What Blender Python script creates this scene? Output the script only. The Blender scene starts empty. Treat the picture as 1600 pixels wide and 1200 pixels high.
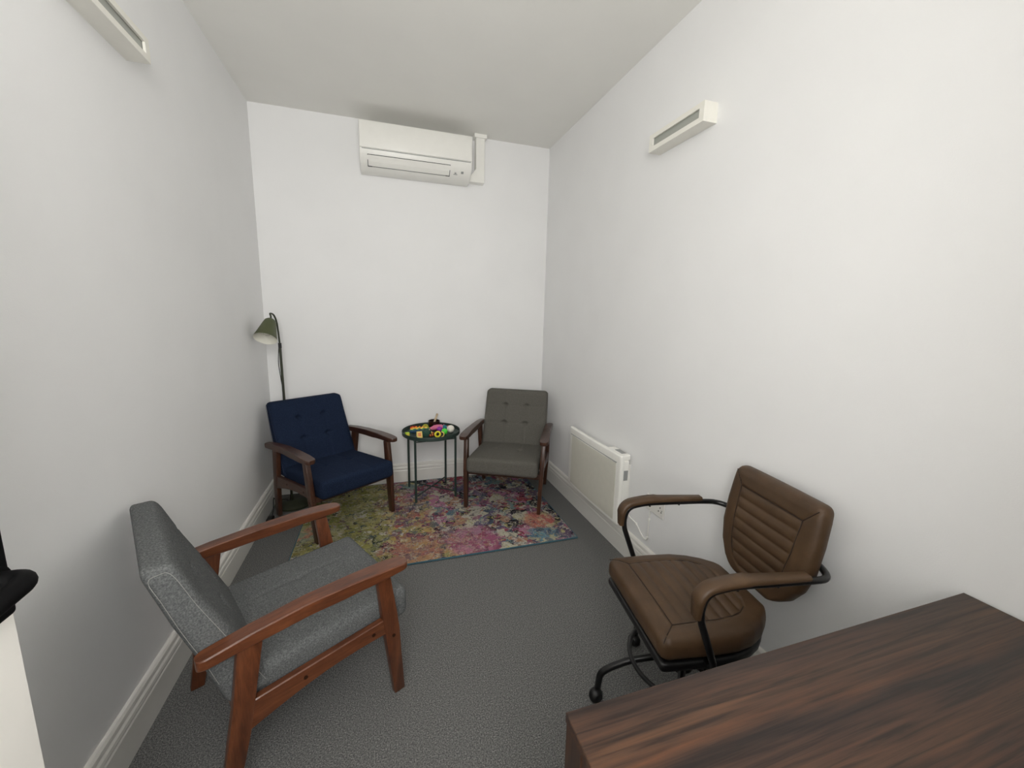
import bpy, bmesh, math, random
from mathutils import Vector, Matrix
random.seed(7)
PI = math.pi
S = bpy.context.scene
COL = S.collection

# ------------------------------------------------------------------ camera
XL, XR, YB, YF, H = -0.8233, 1.3767, 3.398, -0.10, 2.807
cam = bpy.data.cameras.new('camera'); camo = bpy.data.objects.new('camera', cam); COL.objects.link(camo)
cam.sensor_width = 36.0; cam.lens = 631.19 * 36 / 1600; cam.clip_start = 0.02; cam.clip_end = 60
yaw, pitch, roll = math.radians(17.81), math.radians(-9.59), math.radians(1.29)
fw = Vector((math.sin(yaw)*math.cos(pitch), math.cos(yaw)*math.cos(pitch), math.sin(pitch)))
rt0 = Vector((math.cos(yaw), -math.sin(yaw), 0)); up0 = rt0.cross(fw)
rt = rt0*math.cos(roll) + up0*math.sin(roll); up = up0*math.cos(roll) - rt0*math.sin(roll)
m = Matrix((rt, up, -fw)).transposed().to_4x4(); m.translation = Vector((0, 0, 1.4259))
camo.matrix_world = m
S.camera = camo

# ------------------------------------------------------------------ world, daylight, exposure
W = bpy.data.worlds.new('overcast_sky'); S.world = W; W.use_nodes = True
bg = W.node_tree.nodes['Background']; bg.inputs[0].default_value = (1.0, 0.985, 0.96, 1); bg.inputs[1].default_value = 9.5
WX0, WX1, WZ0, WZ1, TF = -0.66, 0.46, 0.95, 2.76, 0.70  # added unseen window: opening and wall depth shaped to steer the daylight
pl = bpy.data.lights.new('added_window_portal', 'AREA'); plo = bpy.data.objects.new('added_window_portal', pl); COL.objects.link(plo)
pl.shape = 'RECTANGLE'; pl.size = WX1 - WX0; pl.size_y = WZ1 - WZ0; pl.cycles.is_portal = True
plo.location = ((WX0 + WX1)/2, YF - TF - 0.01, (WZ0 + WZ1)/2); plo.rotation_euler = (PI/2, 0, 0)
S.view_settings.view_transform = 'Standard'; S.view_settings.look = 'None'
S.view_settings.gamma = 1.0; S.view_settings.use_curve_mapping = False
S.view_settings.exposure = 0.0

# ------------------------------------------------------------------ materials
MAT = {}
def new_mat(name):
    mt = bpy.data.materials.new(name); mt.use_nodes = True; MAT[name] = mt
    nt = mt.node_tree; b = nt.nodes['Principled BSDF']
    return mt, nt, b
def nd(nt, t, **kw):
    n = nt.nodes.new(t)
    for k, v in kw.items():
        if k in n.inputs: n.inputs[k].default_value = v
        else: setattr(n, k, v)
    return n
def srgb(r, g, b):
    f = lambda c: ((c/255)/12.92) if c/255 <= 0.04045 else (((c/255)+0.055)/1.055)**2.4
    return (f(r), f(g), f(b), 1)
def coords(nt, scale=(1, 1, 1), rot=(0, 0, 0)):
    tc = nd(nt, 'ShaderNodeTexCoord'); mp = nd(nt, 'ShaderNodeMapping')
    mp.inputs['Scale'].default_value = scale; mp.inputs['Rotation'].default_value = rot
    nt.links.new(tc.outputs['Object'], mp.inputs['Vector']); return mp.outputs[0]
def add_bump(nt, b, height, strength, dist):
    bp = nd(nt, 'ShaderNodeBump', Strength=strength, Distance=dist)
    nt.links.new(height, bp.inputs['Height']); nt.links.new(bp.outputs[0], b.inputs['Normal'])
def ramp(nt, fac, stops, interp='LINEAR'):
    r = nd(nt, 'ShaderNodeValToRGB'); cr = r.color_ramp; cr.interpolation = interp
    while len(cr.elements) < len(stops): cr.elements.new(0.5)
    for e, (p, c) in zip(cr.elements, stops): e.position = p; e.color = c
    nt.links.new(fac, r.inputs[0]); return r.outputs[0]
def mixc(nt, fac, a, b, mode='MIX'):
    mx = nd(nt, 'ShaderNodeMix'); mx.data_type = 'RGBA'; mx.blend_type = mode
    for s, v in ((mx.inputs[0], fac), (mx.inputs[6], a), (mx.inputs[7], b)):
        if hasattr(v, 'links'): nt.links.new(v, s)
        else: s.default_value = v
    return mx.outputs[2]
def plain(name, col, rough=0.5, metal=0.0, spec=0.5, noise=0.06, nscale=30, bump=0.0, bscale=200, coat=0):
    mt, nt, b = new_mat(name)
    b.inputs['Roughness'].default_value = rough; b.inputs['Metallic'].default_value = metal
    b.inputs['Specular IOR Level'].default_value = spec
    if coat: b.inputs['Coat Weight'].default_value = coat
    v = coords(nt); n = nd(nt, 'ShaderNodeTexNoise', Scale=nscale, Detail=3.0); nt.links.new(v, n.inputs['Vector'])
    lo = tuple(c*(1-noise) for c in col[:3]) + (1,); hi = tuple(min(1, c*(1+noise)) for c in col[:3]) + (1,)
    nt.links.new(ramp(nt, n.outputs[0], [(0.3, lo), (0.7, hi)]), b.inputs['Base Color'])
    if bump:
        n2 = nd(nt, 'ShaderNodeTexNoise', Scale=bscale, Detail=2.0); nt.links.new(v, n2.inputs['Vector'])
        add_bump(nt, b, n2.outputs[0], bump, 0.002)
    return mt

plain('wall_paint', srgb(243, 243, 242.5), 0.62, spec=0.3, noise=0.012, nscale=3, bump=0.12, bscale=260)
plain('ceiling_paint', srgb(246, 245, 240), 0.8, spec=0.2, noise=0.012, nscale=3, bump=0.1, bscale=260)
plain('gloss_white', srgb(235, 233, 227), 0.3, spec=0.5, noise=0.015, nscale=6)
plain('door_paint', srgb(247, 244, 237), 0.4, noise=0.015, nscale=6, bump=0.05)
plain('plastic_white', srgb(247, 246, 240), 0.32, noise=0.01)
plain('plastic_grey', srgb(150, 152, 150), 0.5, noise=0.02)
plain('heater_front', srgb(214, 212, 200), 0.55, noise=0.02, bump=0.25, bscale=900)
plain('plaster_white', srgb(243, 241, 232), 0.45, noise=0.01)
plain('diffuser_glass', srgb(168, 170, 163), 0.35, noise=0.02)
plain('dark_slot', srgb(45, 45, 44), 0.6)
plain('lamp_green', srgb(78, 84, 54), 0.5, noise=0.04)
plain('lamp_pole_green', srgb(52, 56, 38), 0.4, noise=0.04)
plain('lamp_inside', srgb(240, 238, 226), 0.5, noise=0.01)
plain('bulb_glass', srgb(225, 222, 210), 0.25)
plain('table_green', srgb(50, 66, 61), 0.45, metal=0.2, noise=0.05)
plain('black_metal', srgb(16, 16, 17), 0.35, noise=0.05)
plain('black_plastic', srgb(14, 14, 15), 0.42, noise=0.05)
plain('black_satin', srgb(5, 5, 6), 0.65, spec=0.12, noise=0.05)
plain('bolt_dark', srgb(60, 38, 24), 0.4, metal=0.6)
plain('piping_grey', srgb(150, 150, 145), 0.9)
plain('piping_blue', srgb(52, 62, 88), 0.9)
plain('piping_taupe', srgb(120, 116, 110), 0.9)
plain('rug_binding', srgb(58, 92, 104), 0.9, noise=0.2, nscale=200)
plain('thread_brown', srgb(34, 23, 15), 0.8)

def fabric(name, lo, mid, hi, scale=700):
    mt, nt, b = new_mat(name); b.inputs['Roughness'].default_value = 0.95; b.inputs['Specular IOR Level'].default_value = 0.06
    b.inputs['Sheen Weight'].default_value = 0.0
    v = coords(nt)
    n1 = nd(nt, 'ShaderNodeTexNoise', Scale=scale*0.3, Detail=4.0, Roughness=0.7); nt.links.new(v, n1.inputs['Vector'])
    c = ramp(nt, n1.outputs[0], [(0.3, lo), (0.5, mid), (0.72, hi)])
    nt.links.new(c, b.inputs['Base Color'])
    w = nd(nt, 'ShaderNodeTexNoise', Scale=scale, Detail=1.0); nt.links.new(v, w.inputs['Vector'])
    add_bump(nt, b, w.outputs[0], 0.35, 0.0015)
fabric('fabric_grey', srgb(74, 76, 77), srgb(100, 102, 102), srgb(130, 131, 130))
fabric('fabric_taupe', srgb(84, 82, 77), srgb(99, 97, 91), srgb(114, 111, 104))
fabric('fabric_navy', srgb(24, 32, 48), srgb(32, 42, 62), srgb(43, 54, 76))

def wood(name, dark, mid, light, scale=9.0, rough=0.35, axis='Y', coat=0.15):
    mt, nt, b = new_mat(name); b.inputs['Roughness'].default_value = rough; b.inputs['Coat Weight'].default_value = coat
    b.inputs['Coat Roughness'].default_value = 0.25
    sc = {'X': (0.12, 1, 1), 'Y': (1, 0.12, 1), 'Z': (1, 1, 0.12)}[axis]
    v = coords(nt, sc)
    n = nd(nt, 'ShaderNodeTexNoise', Scale=scale*4, Detail=6.0, Roughness=0.6, Distortion=0.8); nt.links.new(v, n.inputs['Vector'])
    c1 = ramp(nt, n.outputs[0], [(0.3, dark), (0.5, mid), (0.72, light)])
    n2 = nd(nt, 'ShaderNodeTexNoise', Scale=scale*30, Detail=2.0); nt.links.new(v, n2.inputs['Vector'])
    c2 = ramp(nt, n2.outputs[0], [(0.35, (0.72, 0.72, 0.72, 1)), (0.6, (1, 1, 1, 1))])
    nt.links.new(mixc(nt, 0.7, c1, c2, 'MULTIPLY'), b.inputs['Base Color'])
    add_bump(nt, b, n2.outputs[0], 0.06, 0.001)
wood('oak_y', srgb(72, 38, 21), srgb(98, 54, 31), srgb(120, 70, 42), axis='Y')
wood('oak_z', srgb(72, 38, 21), srgb(98, 54, 31), srgb(120, 70, 42), axis='Z')
wood('walnut_y', srgb(46, 27, 19), srgb(66, 40, 28), srgb(84, 52, 37), axis='Y')
wood('walnut_z', srgb(48, 28, 19), srgb(70, 42, 28), srgb(90, 56, 38), axis='Z')
wood('mallet_wood', srgb(176, 150, 118), srgb(205, 182, 150), srgb(222, 202, 172), axis='Z')

def desk_wood(name, axis):
    mt, nt, b = new_mat(name); b.inputs['Roughness'].default_value = 0.42
    sc = (0.22, 1.0, 1.0) if axis == 'X' else (1.0, 1.0, 0.2)
    v = coords(nt, sc)
    nz = nd(nt, 'ShaderNodeTexNoise', Scale=2.6, Detail=4.0, Roughness=0.5, Distortion=0.9); nt.links.new(v, nz.inputs['Vector'])
    sep = nd(nt, 'ShaderNodeSeparateXYZ'); nt.links.new(v, sep.inputs[0])
    ad = nd(nt, 'ShaderNodeMath', operation='MULTIPLY_ADD'); nt.links.new(nz.outputs[0], ad.inputs[0]); ad.inputs[1].default_value = 0.42
    nt.links.new(sep.outputs['Y'], ad.inputs[2])
    m2 = nd(nt, 'ShaderNodeMath', operation='MULTIPLY'); nt.links.new(ad.outputs[0], m2.inputs[0]); m2.inputs[1].default_value = 7.0
    fr = nd(nt, 'ShaderNodeMath', operation='FRACT'); nt.links.new(m2.outputs[0], fr.inputs[0])
    band = ramp(nt, fr.outputs[0], [(0.0, srgb(80, 60, 47)), (0.18, srgb(92, 70, 54)), (0.45, srgb(74, 56, 46)), (0.72, srgb(58, 44, 38)), (0.9, srgb(88, 63, 46)), (1.0, srgb(80, 60, 47))])
    v2 = coords(nt, (0.03, 1, 1) if axis == 'X' else (1, 1, 0.03))
    fn = nd(nt, 'ShaderNodeTexNoise', Scale=100.0, Detail=4.0, Roughness=0.65, Distortion=0.5); nt.links.new(v2, fn.inputs['Vector'])
    fine = ramp(nt, fn.outputs[0], [(0.36, (0.34, 0.32, 0.30, 1)), (0.5, (0.90, 0.90, 0.88, 1)), (0.66, (1.4, 1.28, 1.12, 1))])
    m3 = nd(nt, 'ShaderNodeMath', operation='MULTIPLY'); nt.links.new(ad.outputs[0], m3.inputs[0]); m3.inputs[1].default_value = 24.0
    pp = nd(nt, 'ShaderNodeMath', operation='PINGPONG'); nt.links.new(m3.outputs[0], pp.inputs[0]); pp.inputs[1].default_value = 1.0
    lines = ramp(nt, pp.outputs[0], [(0.0, (0.42, 0.38, 0.36, 1)), (0.2, (0.85, 0.83, 0.80, 1)), (1.0, (1.02, 0.97, 0.90, 1))])
    band = mixc(nt, 0.8, band, lines, 'MULTIPLY')
    pn = nd(nt, 'ShaderNodeTexNoise', Scale=2.3, Detail=2.0); nt.links.new(v, pn.inputs['Vector'])
    patch = ramp(nt, pn.outputs[0], [(0.35, srgb(222, 186, 162)), (0.65, srgb(178, 176, 178))])
    c = mixc(nt, 1.0, band, fine, 'MULTIPLY'); c = mixc(nt, 0.6, c, patch, 'MULTIPLY')
    nt.links.new(c, b.inputs['Base Color'])
    add_bump(nt, b, fn.outputs[0], 0.08, 0.001)
desk_wood('desk_walnut', 'X'); desk_wood('desk_walnut_end', 'Z')

def leather():
    mt, nt, b = new_mat('leather_brown'); b.inputs['Roughness'].default_value = 0.48; b.inputs['Specular IOR Level'].default_value = 0.4
    v = coords(nt)
    n = nd(nt, 'ShaderNodeTexNoise', Scale=9.0, Detail=5.0, Roughness=0.65); nt.links.new(v, n.inputs['Vector'])
    nt.links.new(ramp(nt, n.outputs[0], [(0.3, srgb(67, 49, 32)), (0.55, srgb(79, 59, 40)), (0.75, srgb(92, 70, 48))]), b.inputs['Base Color'])
    vo = nd(nt, 'ShaderNodeTexVoronoi', Scale=420.0); nt.links.new(v, vo.inputs['Vector'])
    add_bump(nt, b, vo.outputs['Distance'], 0.12, 0.001)
leather()

def carpet():
    mt, nt, b = new_mat('carpet_grey'); b.inputs['Roughness'].default_value = 1.0; b.inputs['Specular IOR Level'].default_value = 0.05
    v = coords(nt)
    n = nd(nt, 'ShaderNodeTexNoise', Scale=220.0, Detail=3.0, Roughness=0.9); nt.links.new(v, n.inputs['Vector'])
    c = ramp(nt, n.outputs[0], [(0.3, srgb(52, 53, 54)), (0.44, srgb(97, 97, 97)), (0.58, srgb(142, 142, 139)), (0.72, srgb(208, 206, 201))])
    vo = nd(nt, 'ShaderNodeTexVoronoi', Scale=420.0); nt.links.new(v, vo.inputs['Vector'])
    c = mixc(nt, 0.35, c, ramp(nt, vo.outputs['Distance'], [(0.0, (1, 1, 1, 1)), (0.7, (0.35, 0.35, 0.35, 1))]), 'MULTIPLY')
    nt.links.new(c, b.inputs['Base Color'])
    add_bump(nt, b, n.outputs[0], 0.2, 0.002)
carpet()

def rug_mat():
    mt, nt, b = new_mat('rug_pattern'); b.inputs['Roughness'].default_value = 1.0; b.inputs['Specular IOR Level'].default_value = 0.05
    v = coords(nt)
    dn = nd(nt, 'ShaderNodeTexNoise', Scale=14.0, Detail=4.0, Roughness=0.7); nt.links.new(v, dn.inputs['Vector'])
    sb = nd(nt, 'ShaderNodeVectorMath', operation='SUBTRACT'); nt.links.new(dn.outputs['Color'], sb.inputs[0]); sb.inputs[1].default_value = (0.5, 0.5, 0.5)
    sc = nd(nt, 'ShaderNodeVectorMath', operation='SCALE'); nt.links.new(sb.outputs[0], sc.inputs[0]); sc.inputs['Scale'].default_value = 0.13
    av = nd(nt, 'ShaderNodeVectorMath', operation='ADD'); nt.links.new(v, av.inputs[0]); nt.links.new(sc.outputs[0], av.inputs[1])
    def vor(scale, off=0.0):
        o = nd(nt, 'ShaderNodeVectorMath', operation='ADD'); nt.links.new(av.outputs[0], o.inputs[0]); o.inputs[1].default_value = (off, off*1.7, 0)
        vo = nd(nt, 'ShaderNodeTexVoronoi', Scale=scale, Randomness=1.0); nt.links.new(o.outputs[0], vo.inputs['Vector'])
        s = nd(nt, 'ShaderNodeSeparateColor'); nt.links.new(vo.outputs['Color'], s.inputs[0]); return s.outputs[0], s.outputs[1], vo.outputs['Distance']
    cols_r = [srgb(150, 92, 118), srgb(96, 88, 118), srgb(178, 172, 158), srgb(128, 52, 82), srgb(74, 88, 106), srgb(176, 104, 138), srgb(112, 140, 140),
              srgb(42, 42, 50), srgb(122, 104, 128), srgb(150, 38, 62), srgb(190, 184, 160), srgb(88, 116, 130), srgb(168, 120, 92), srgb(104, 84, 108)]
    cols_l = [srgb(148, 146, 62), srgb(166, 160, 92), srgb(128, 134, 60), srgb(176, 168, 108), srgb(140, 128, 58), srgb(116, 118, 80), srgb(158, 148, 70), srgb(180, 172, 128)]
    cols_m = [srgb(176, 142, 78), srgb(160, 110, 84), srgb(150, 140, 84), srgb(142, 82, 86), srgb(190, 168, 110), srgb(110, 112, 102), srgb(168, 78, 70), srgb(128, 96, 108), srgb(184, 152, 66)]
    def pal(f, cs): return ramp(nt, f, [(i/len(cs), c) for i, c in enumerate(cs)], 'CONSTANT')
    a1, a2, _ = vor(11.0); b1, b2, _ = vor(22.0, 3.1); e1, _, _ = vor(42.0, 7.7)
    right = mixc(nt, ramp(nt, a2, [(0.0, (0, 0, 0, 1)), (0.55, (1, 1, 1, 1))], 'CONSTANT'), pal(a1, cols_r), pal(b1, cols_r))
    left = mixc(nt, 0.5, pal(a1, cols_l), pal(b1, cols_l))
    midc = mixc(nt, ramp(nt, b2, [(0.0, (0, 0, 0, 1)), (0.5, (1, 1, 1, 1))], 'CONSTANT'), pal(a1, cols_m), pal(b1, cols_m))
    sep = nd(nt, 'ShaderNodeSeparateXYZ'); nt.links.new(v, sep.inputs[0])
    nb = nd(nt, 'ShaderNodeTexNoise', Scale=4.0, Detail=4.0, Roughness=0.7); nt.links.new(v, nb.inputs['Vector'])
    def zone(edge, width, slope):
        ma = nd(nt, 'ShaderNodeMath', operation='MULTIPLY_ADD'); nt.links.new(nb.outputs[0], ma.inputs[0]); ma.inputs[1].default_value = 0.6; nt.links.new(sep.outputs['X'], ma.inputs[2])
        mb = nd(nt, 'ShaderNodeMath', operation='MULTIPLY_ADD'); nt.links.new(sep.outputs['Y'], mb.inputs[0]); mb.inputs[1].default_value = slope; nt.links.new(ma.outputs[0], mb.inputs[2])
        mr = nd(nt, 'ShaderNodeMapRange'); nt.links.new(mb.outputs[0], mr.inputs[0]); mr.inputs[1].default_value = edge; mr.inputs[2].default_value = edge + width
        return mr.outputs[0]
    # local x runs -0.87..0.87, noise adds ~0.3
    c = mixc(nt, zone(-0.10, 0.10, -0.05), left, midc)
    c = mixc(nt, zone(0.18, 0.14, 0.42), c, right)
    # small leaf flecks
    c = mixc(nt, ramp(nt, e1, [(0.0, (0, 0, 0, 1)), (0.80, (0.85, 0.85, 0.85, 1))], 'CONSTANT'), c, pal(b1, [srgb(196, 190, 172), srgb(36, 38, 44), srgb(96, 60, 88), srgb(186, 176, 96), srgb(60, 84, 96), srgb(196, 186, 178)]))
    # orange and turquoise in the far right near corner, peach at the left edge
    def spot(cx, cy, r, fac):
        ds = nd(nt, 'ShaderNodeVectorMath', operation='DISTANCE'); nt.links.new(av.outputs[0], ds.inputs[0]); ds.inputs[1].default_value = (cx, cy, 0)
        return ramp(nt, ds.outputs['Value'], [(0.0, (fac, fac, fac, 1)), (r*0.75, (fac, fac, fac, 1)), (r, (0, 0, 0, 1))])
    c = mixc(nt, spot(0.70, -0.32, 0.13, 0.8), c, pal(b1, [srgb(206, 104, 58), srgb(190, 84, 62), srgb(206, 178, 130), srgb(196, 110, 70)]))
    c = mixc(nt, spot(0.66, -0.51, 0.12, 0.8), c, pal(b1, [srgb(60, 116, 142), srgb(96, 146, 160), srgb(52, 88, 116), srgb(186, 180, 140)]))
    c = mixc(nt, spot(0.20, -0.45, 0.20, 0.7), c, pal(b1, [srgb(170, 84, 122), srgb(186, 110, 140), srgb(150, 62, 100), srgb(170, 90, 116)]))
    c = mixc(nt, spot(-0.15, -0.48, 0.17, 0.55), c, pal(b1, [srgb(160, 86, 78), srgb(176, 100, 84), srgb(150, 88, 92), srgb(160, 110, 84)]))
    c = mixc(nt, spot(-0.84, -0.10, 0.12, 0.7), c, pal(b1, [srgb(204, 150, 120), srgb(150, 164, 140), srgb(206, 128, 104), srgb(170, 166, 120)]))
    fz = nd(nt, 'ShaderNodeTexNoise', Scale=230.0, Detail=3.0, Roughness=0.7); nt.links.new(v, fz.inputs['Vector'])
    hs = nd(nt, 'ShaderNodeHueSaturation', Saturation=0.84, Value=0.98); nt.links.new(c, hs.inputs['Color']); c = hs.outputs[0]
    f1, f2, _ = vor(75.0, 5.3)
    c = mixc(nt, ramp(nt, f1, [(0.0, (0, 0, 0, 1)), (0.70, (0.6, 0.6, 0.6, 1))], 'CONSTANT'), c, pal(f2, [srgb(176, 172, 152), srgb(70, 66, 76), srgb(150, 142, 118), srgb(120, 110, 112), srgb(190, 186, 168)]))
    c = mixc(nt, 0.85, c, ramp(nt, fz.outputs[0], [(0.3, (0.45, 0.45, 0.45, 1)), (0.5, (0.95, 0.95, 0.95, 1)), (0.75, (1.3, 1.3, 1.3, 1))]), 'MULTIPLY')
    nt.links.new(c, b.inputs['Base Color'])
    add_bump(nt, b, fz.outputs[0], 0.6, 0.004)
rug_mat()

# ------------------------------------------------------------------ mesh helpers
def mk(name, verts, faces, mat, parent=None, smooth=False, loc=None, rot=None):
    me = bpy.data.meshes.new(name); me.from_pydata([tuple(v) for v in verts], [], faces)
    bm = bmesh.new(); bm.from_mesh(me); bmesh.ops.recalc_face_normals(bm, faces=bm.faces); bm.to_mesh(me); bm.free()
    return link(name, me, mat, parent, smooth, loc, rot)
def link(name, me, mat, parent=None, smooth=False, loc=None, rot=None):
    me.materials.append(MAT[mat])
    if smooth:
        for p in me.polygons: p.use_smooth = True
    o = bpy.data.objects.new(name, me); COL.objects.link(o)
    if parent: o.parent = parent
    if loc: o.location = loc
    if rot: o.rotation_euler = rot
    return o
class MB:
    def __init__(s): s.v = []; s.f = []
    def add(s, v, f):
        o = len(s.v); s.v += [tuple(x) for x in v]; s.f += [tuple(i+o for i in q) for q in f]; return s
    def box(s, x0, x1, y0, y1, z0, z1):
        return s.add([(x0,y0,z0),(x1,y0,z0),(x1,y1,z0),(x0,y1,z0),(x0,y0,z1),(x1,y0,z1),(x1,y1,z1),(x0,y1,z1)],
                     [(0,3,2,1),(4,5,6,7),(0,1,5,4),(1,2,6,5),(2,3,7,6),(3,0,4,7)])
    def loft(s, rings, cap=True, closed=False):
        n = len(rings[0]); v = [p for r in rings for p in r]; f = []
        R = len(rings)
        for i in range(R if closed else R-1):
            a = i*n; b = ((i+1) % R)*n
            for j in range(n): k = (j+1) % n; f.append((a+j, a+k, b+k, b+j))
        if cap and not closed: f.append(tuple(range(n-1, -1, -1))); f.append(tuple((R-1)*n+j for j in range(n)))
        return s.add(v, f)
    def tube(s, path, r, n=12, closed=False):
        P = [Vector(p) for p in path]; rr = r if isinstance(r, (list, tuple)) else [r]*len(P); rings = []
        N = len(P); t0 = (P[1]-P[0]).normalized()
        a = Vector((0,0,1)) if abs(t0.z) < 0.9 else Vector((1,0,0)); nrm = t0.cross(a).normalized()
        for i in range(N):
            if closed: t = (P[(i+1) % N]-P[i-1]).normalized()
            else: t = (P[min(i+1, N-1)]-P[max(i-1, 0)]).normalized()
            nrm = (nrm - t*nrm.dot(t)).normalized(); bn = t.cross(nrm)
            rings.append([P[i]+nrm*(rr[i]*math.cos(2*PI*j/n))+bn*(rr[i]*math.sin(2*PI*j/n)) for j in range(n)])
        return s.loft(rings, True, closed)
    def lathe(s, prof, n=32, c=(0,0,0), cap=True):
        rings = [[(c[0]+r*math.cos(2*PI*j/n), c[1]+r*math.sin(2*PI*j/n), c[2]+z) for j in range(n)] for r, z in prof]
        return s.loft(rings, cap)
    def prism(s, poly, fn, a, b):   # poly of 2D points, fn(u,v,w)->xyz
        n = len(poly); v = [fn(u, w, a) for u, w in poly]+[fn(u, w, b) for u, w in poly]
        f = [tuple(range(n-1, -1, -1)), tuple(range(n, 2*n))]+[(i, (i+1) % n, n+(i+1) % n, n+i) for i in range(n)]
        return s.add(v, f)
    def build(s, name, mat, parent=None, smooth=False, bevel=0, seg=2, loc=None, rot=None, angle=None):
        me = bpy.data.meshes.new(name); me.from_pydata(s.v, [], s.f)
        bm = bmesh.new(); bm.from_mesh(me); bmesh.ops.recalc_face_normals(bm, faces=bm.faces)
        if bevel:
            ed = [e for e in bm.edges if len(e.link_faces) == 2 and e.calc_face_angle(0) > 0.6]
            bmesh.ops.bevel(bm, geom=ed, offset=bevel, segments=seg, affect='EDGES', profile=0.5, clamp_overlap=True)
        if smooth:
            for f in bm.faces: f.smooth = True
            for e in bm.edges:
                if len(e.link_faces) == 2 and e.calc_face_angle(0) > (angle or 0.7): e.smooth = False
        bm.to_mesh(me); bm.free()
        return link(name, me, mat, parent, False, loc, rot)
def smoothpath(pts, n=8):
    P = [Vector(p) for p in pts]; out = []
    for i in range(len(P)-1):
        p0 = P[max(i-1, 0)]; p1 = P[i]; p2 = P[i+1]; p3 = P[min(i+2, len(P)-1)]
        for k in range(n):
            t = k/n
            out.append(0.5*((2*p1)+(p2-p0)*t+(2*p0-5*p1+4*p2-p3)*t*t+(3*p1-p0-3*p2+p3)*t**3))
    out.append(P[-1]); return out
def filletpath(pts, rad, n=6):
    P = [Vector(p) for p in pts]; out = [P[0]]
    for i in range(1, len(P)-1):
        r = rad[i-1] if isinstance(rad, (list, tuple)) else rad
        a = (P[i-1]-P[i]); b = (P[i+1]-P[i]); d = min(r, a.length*0.49, b.length*0.49)
        A = P[i]+a.normalized()*d; B = P[i]+b.normalized()*d
        for k in range(n+1):
            t = k/n; out.append(A*(1-t)**2+P[i]*2*t*(1-t)+B*t*t)
    out.append(P[-1]); return out
def rbox(hx, hy, hz, r, nx, ny, nz):
    """closed subdivided box with rounded edges"""
    verts = []; idx = {}; faces = []
    def axis(h, n):
        k = 4
        a = [-h + r*(1-math.cos(PI/2*i/k)) for i in range(k)]
        b = [-h+r+(2*h-2*r)*i/n for i in range(n+1)]
        return a+b+[-x for x in reversed(a)]
    A = [axis(hx, nx), axis(hy, ny), axis(hz, nz)]
    def vid(i, j, k):
        key = (i, j, k)
        if key not in idx:
            p = Vector((A[0][i], A[1][j], A[2][k]))
            c = Vector((max(-hx+r, min(hx-r, p.x)), max(-hy+r, min(hy-r, p.y)), max(-hz+r, min(hz-r, p.z))))
            d = p-c
            if d.length > 1e-9:
                m = max(abs(d.x), abs(d.y), abs(d.z)); p = c+d.normalized()*r
            idx[key] = len(verts); verts.append(p)
        return idx[key]
    L = [len(a)-1 for a in A]
    for ax in range(3):
        u, w = [(1, 2), (2, 0), (0, 1)][ax]
        for side in (0, L[ax]):
            for i in range(L[u]):
                for j in range(L[w]):
                    q = []
                    for du, dw in ((0, 0), (1, 0), (1, 1), (0, 1)):
                        t = [0, 0, 0]; t[ax] = side; t[u] = i+du; t[w] = j+dw; q.append(vid(*t))
                    faces.append(tuple(q))
    return verts, faces
def interp(tab, x):
    if x <= tab[0][0]: return tab[0][1]
    for (a, b), (c, d) in zip(tab, tab[1:]):
        if x <= c: return b+(d-b)*(x-a)/(c-a)
    return tab[-1][1]
def root(name, label, cat, loc=(0,0,0), rz=0.0, group=None):
    o = bpy.data.objects.new(name, None); COL.objects.link(o); o.location = loc; o.rotation_euler = (0, 0, rz)
    o.empty_display_size = 0.1
    return tag(o, label, cat, group)
def tag(o, label, cat, group=None):
    o['label'] = label; o['category'] = cat
    if group: o['group'] = group
    return o
def struct(o, label=None):
    o['kind'] = 'structure'
    if label: o['label'] = label
    return o

# ------------------------------------------------------------------ room shell
T = 0.12
struct(MB().box(XL-T, XR+T, YF-TF, YB+T, -0.1, 0).build('floor', 'carpet_grey'), 'dark grey flecked carpet covering the whole floor')
struct(MB().box(XL-T, XR+T, YF-TF, YB+T, H, H+0.1).build('ceiling', 'ceiling_paint'), 'plain off-white ceiling')
struct(MB().box(XL-T, XL, YF-TF, YB+T, 0, H).build('wall_left', 'wall_paint'), 'pale lilac-white wall on the left with the lamp corner')
struct(MB().box(XR, XR+T, YF-TF, YB+T, 0, H).build('wall_right', 'wall_paint'), 'pale lilac-white wall on the right carrying the heater')
struct(MB().box(XL, XR, YB, YB+T, 0, H).build('wall_back', 'wall_paint'), 'pale wall at the far end below the air conditioner')
wf = MB().box(XL, WX0, YF-TF, YF, 0, H).box(WX1, XR, YF-TF, YF, 0, H).box(WX0, WX1, YF-TF, YF, WZ1, H).box(WX0, WX1, YF-TF, YF, 0, WZ0)  # unseen wall, made extra deep to keep light off the near right wall
struct(wf.build('wall_front', 'wall_paint'), 'pale unseen wall behind the viewer, deepened around an added window to shape the daylight')
fr_ = MB().box(WX0, WX1, YF-TF+0.04, YF-TF+0.09, WZ0, WZ0+0.04).box(WX0, WX1, YF-TF+0.04, YF-TF+0.09, WZ1-0.04, WZ1).box(WX0, WX0+0.04, YF-TF+0.04, YF-TF+0.09, WZ0+0.04, WZ1-0.04).box(WX1-0.04, WX1, YF-TF+0.04, YF-TF+0.09, WZ0+0.04, WZ1-0.04)
win = struct(fr_.build('added_window_1', 'gloss_white'), 'white frame of the unseen window added behind the viewer for daylight')
SK = [(0, 0), (0.022, 0), (0.022, 0.108), (0.0195, 0.1135), (0.0195, 0.1175), (0.0215, 0.1225), (0.020, 0.134), (0.0155, 0.141), (0.0145, 0.144), (0.0165, 0.1475), (0.015, 0.158), (0.0095, 0.166), (0.004, 0.168), (0, 0.168)]
struct(MB().prism(SK, lambda u, z, w: (XL+u, w, z), YF, YB).build('baseboard_left', 'gloss_white'), 'white moulded skirting board along the left wall')
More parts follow.
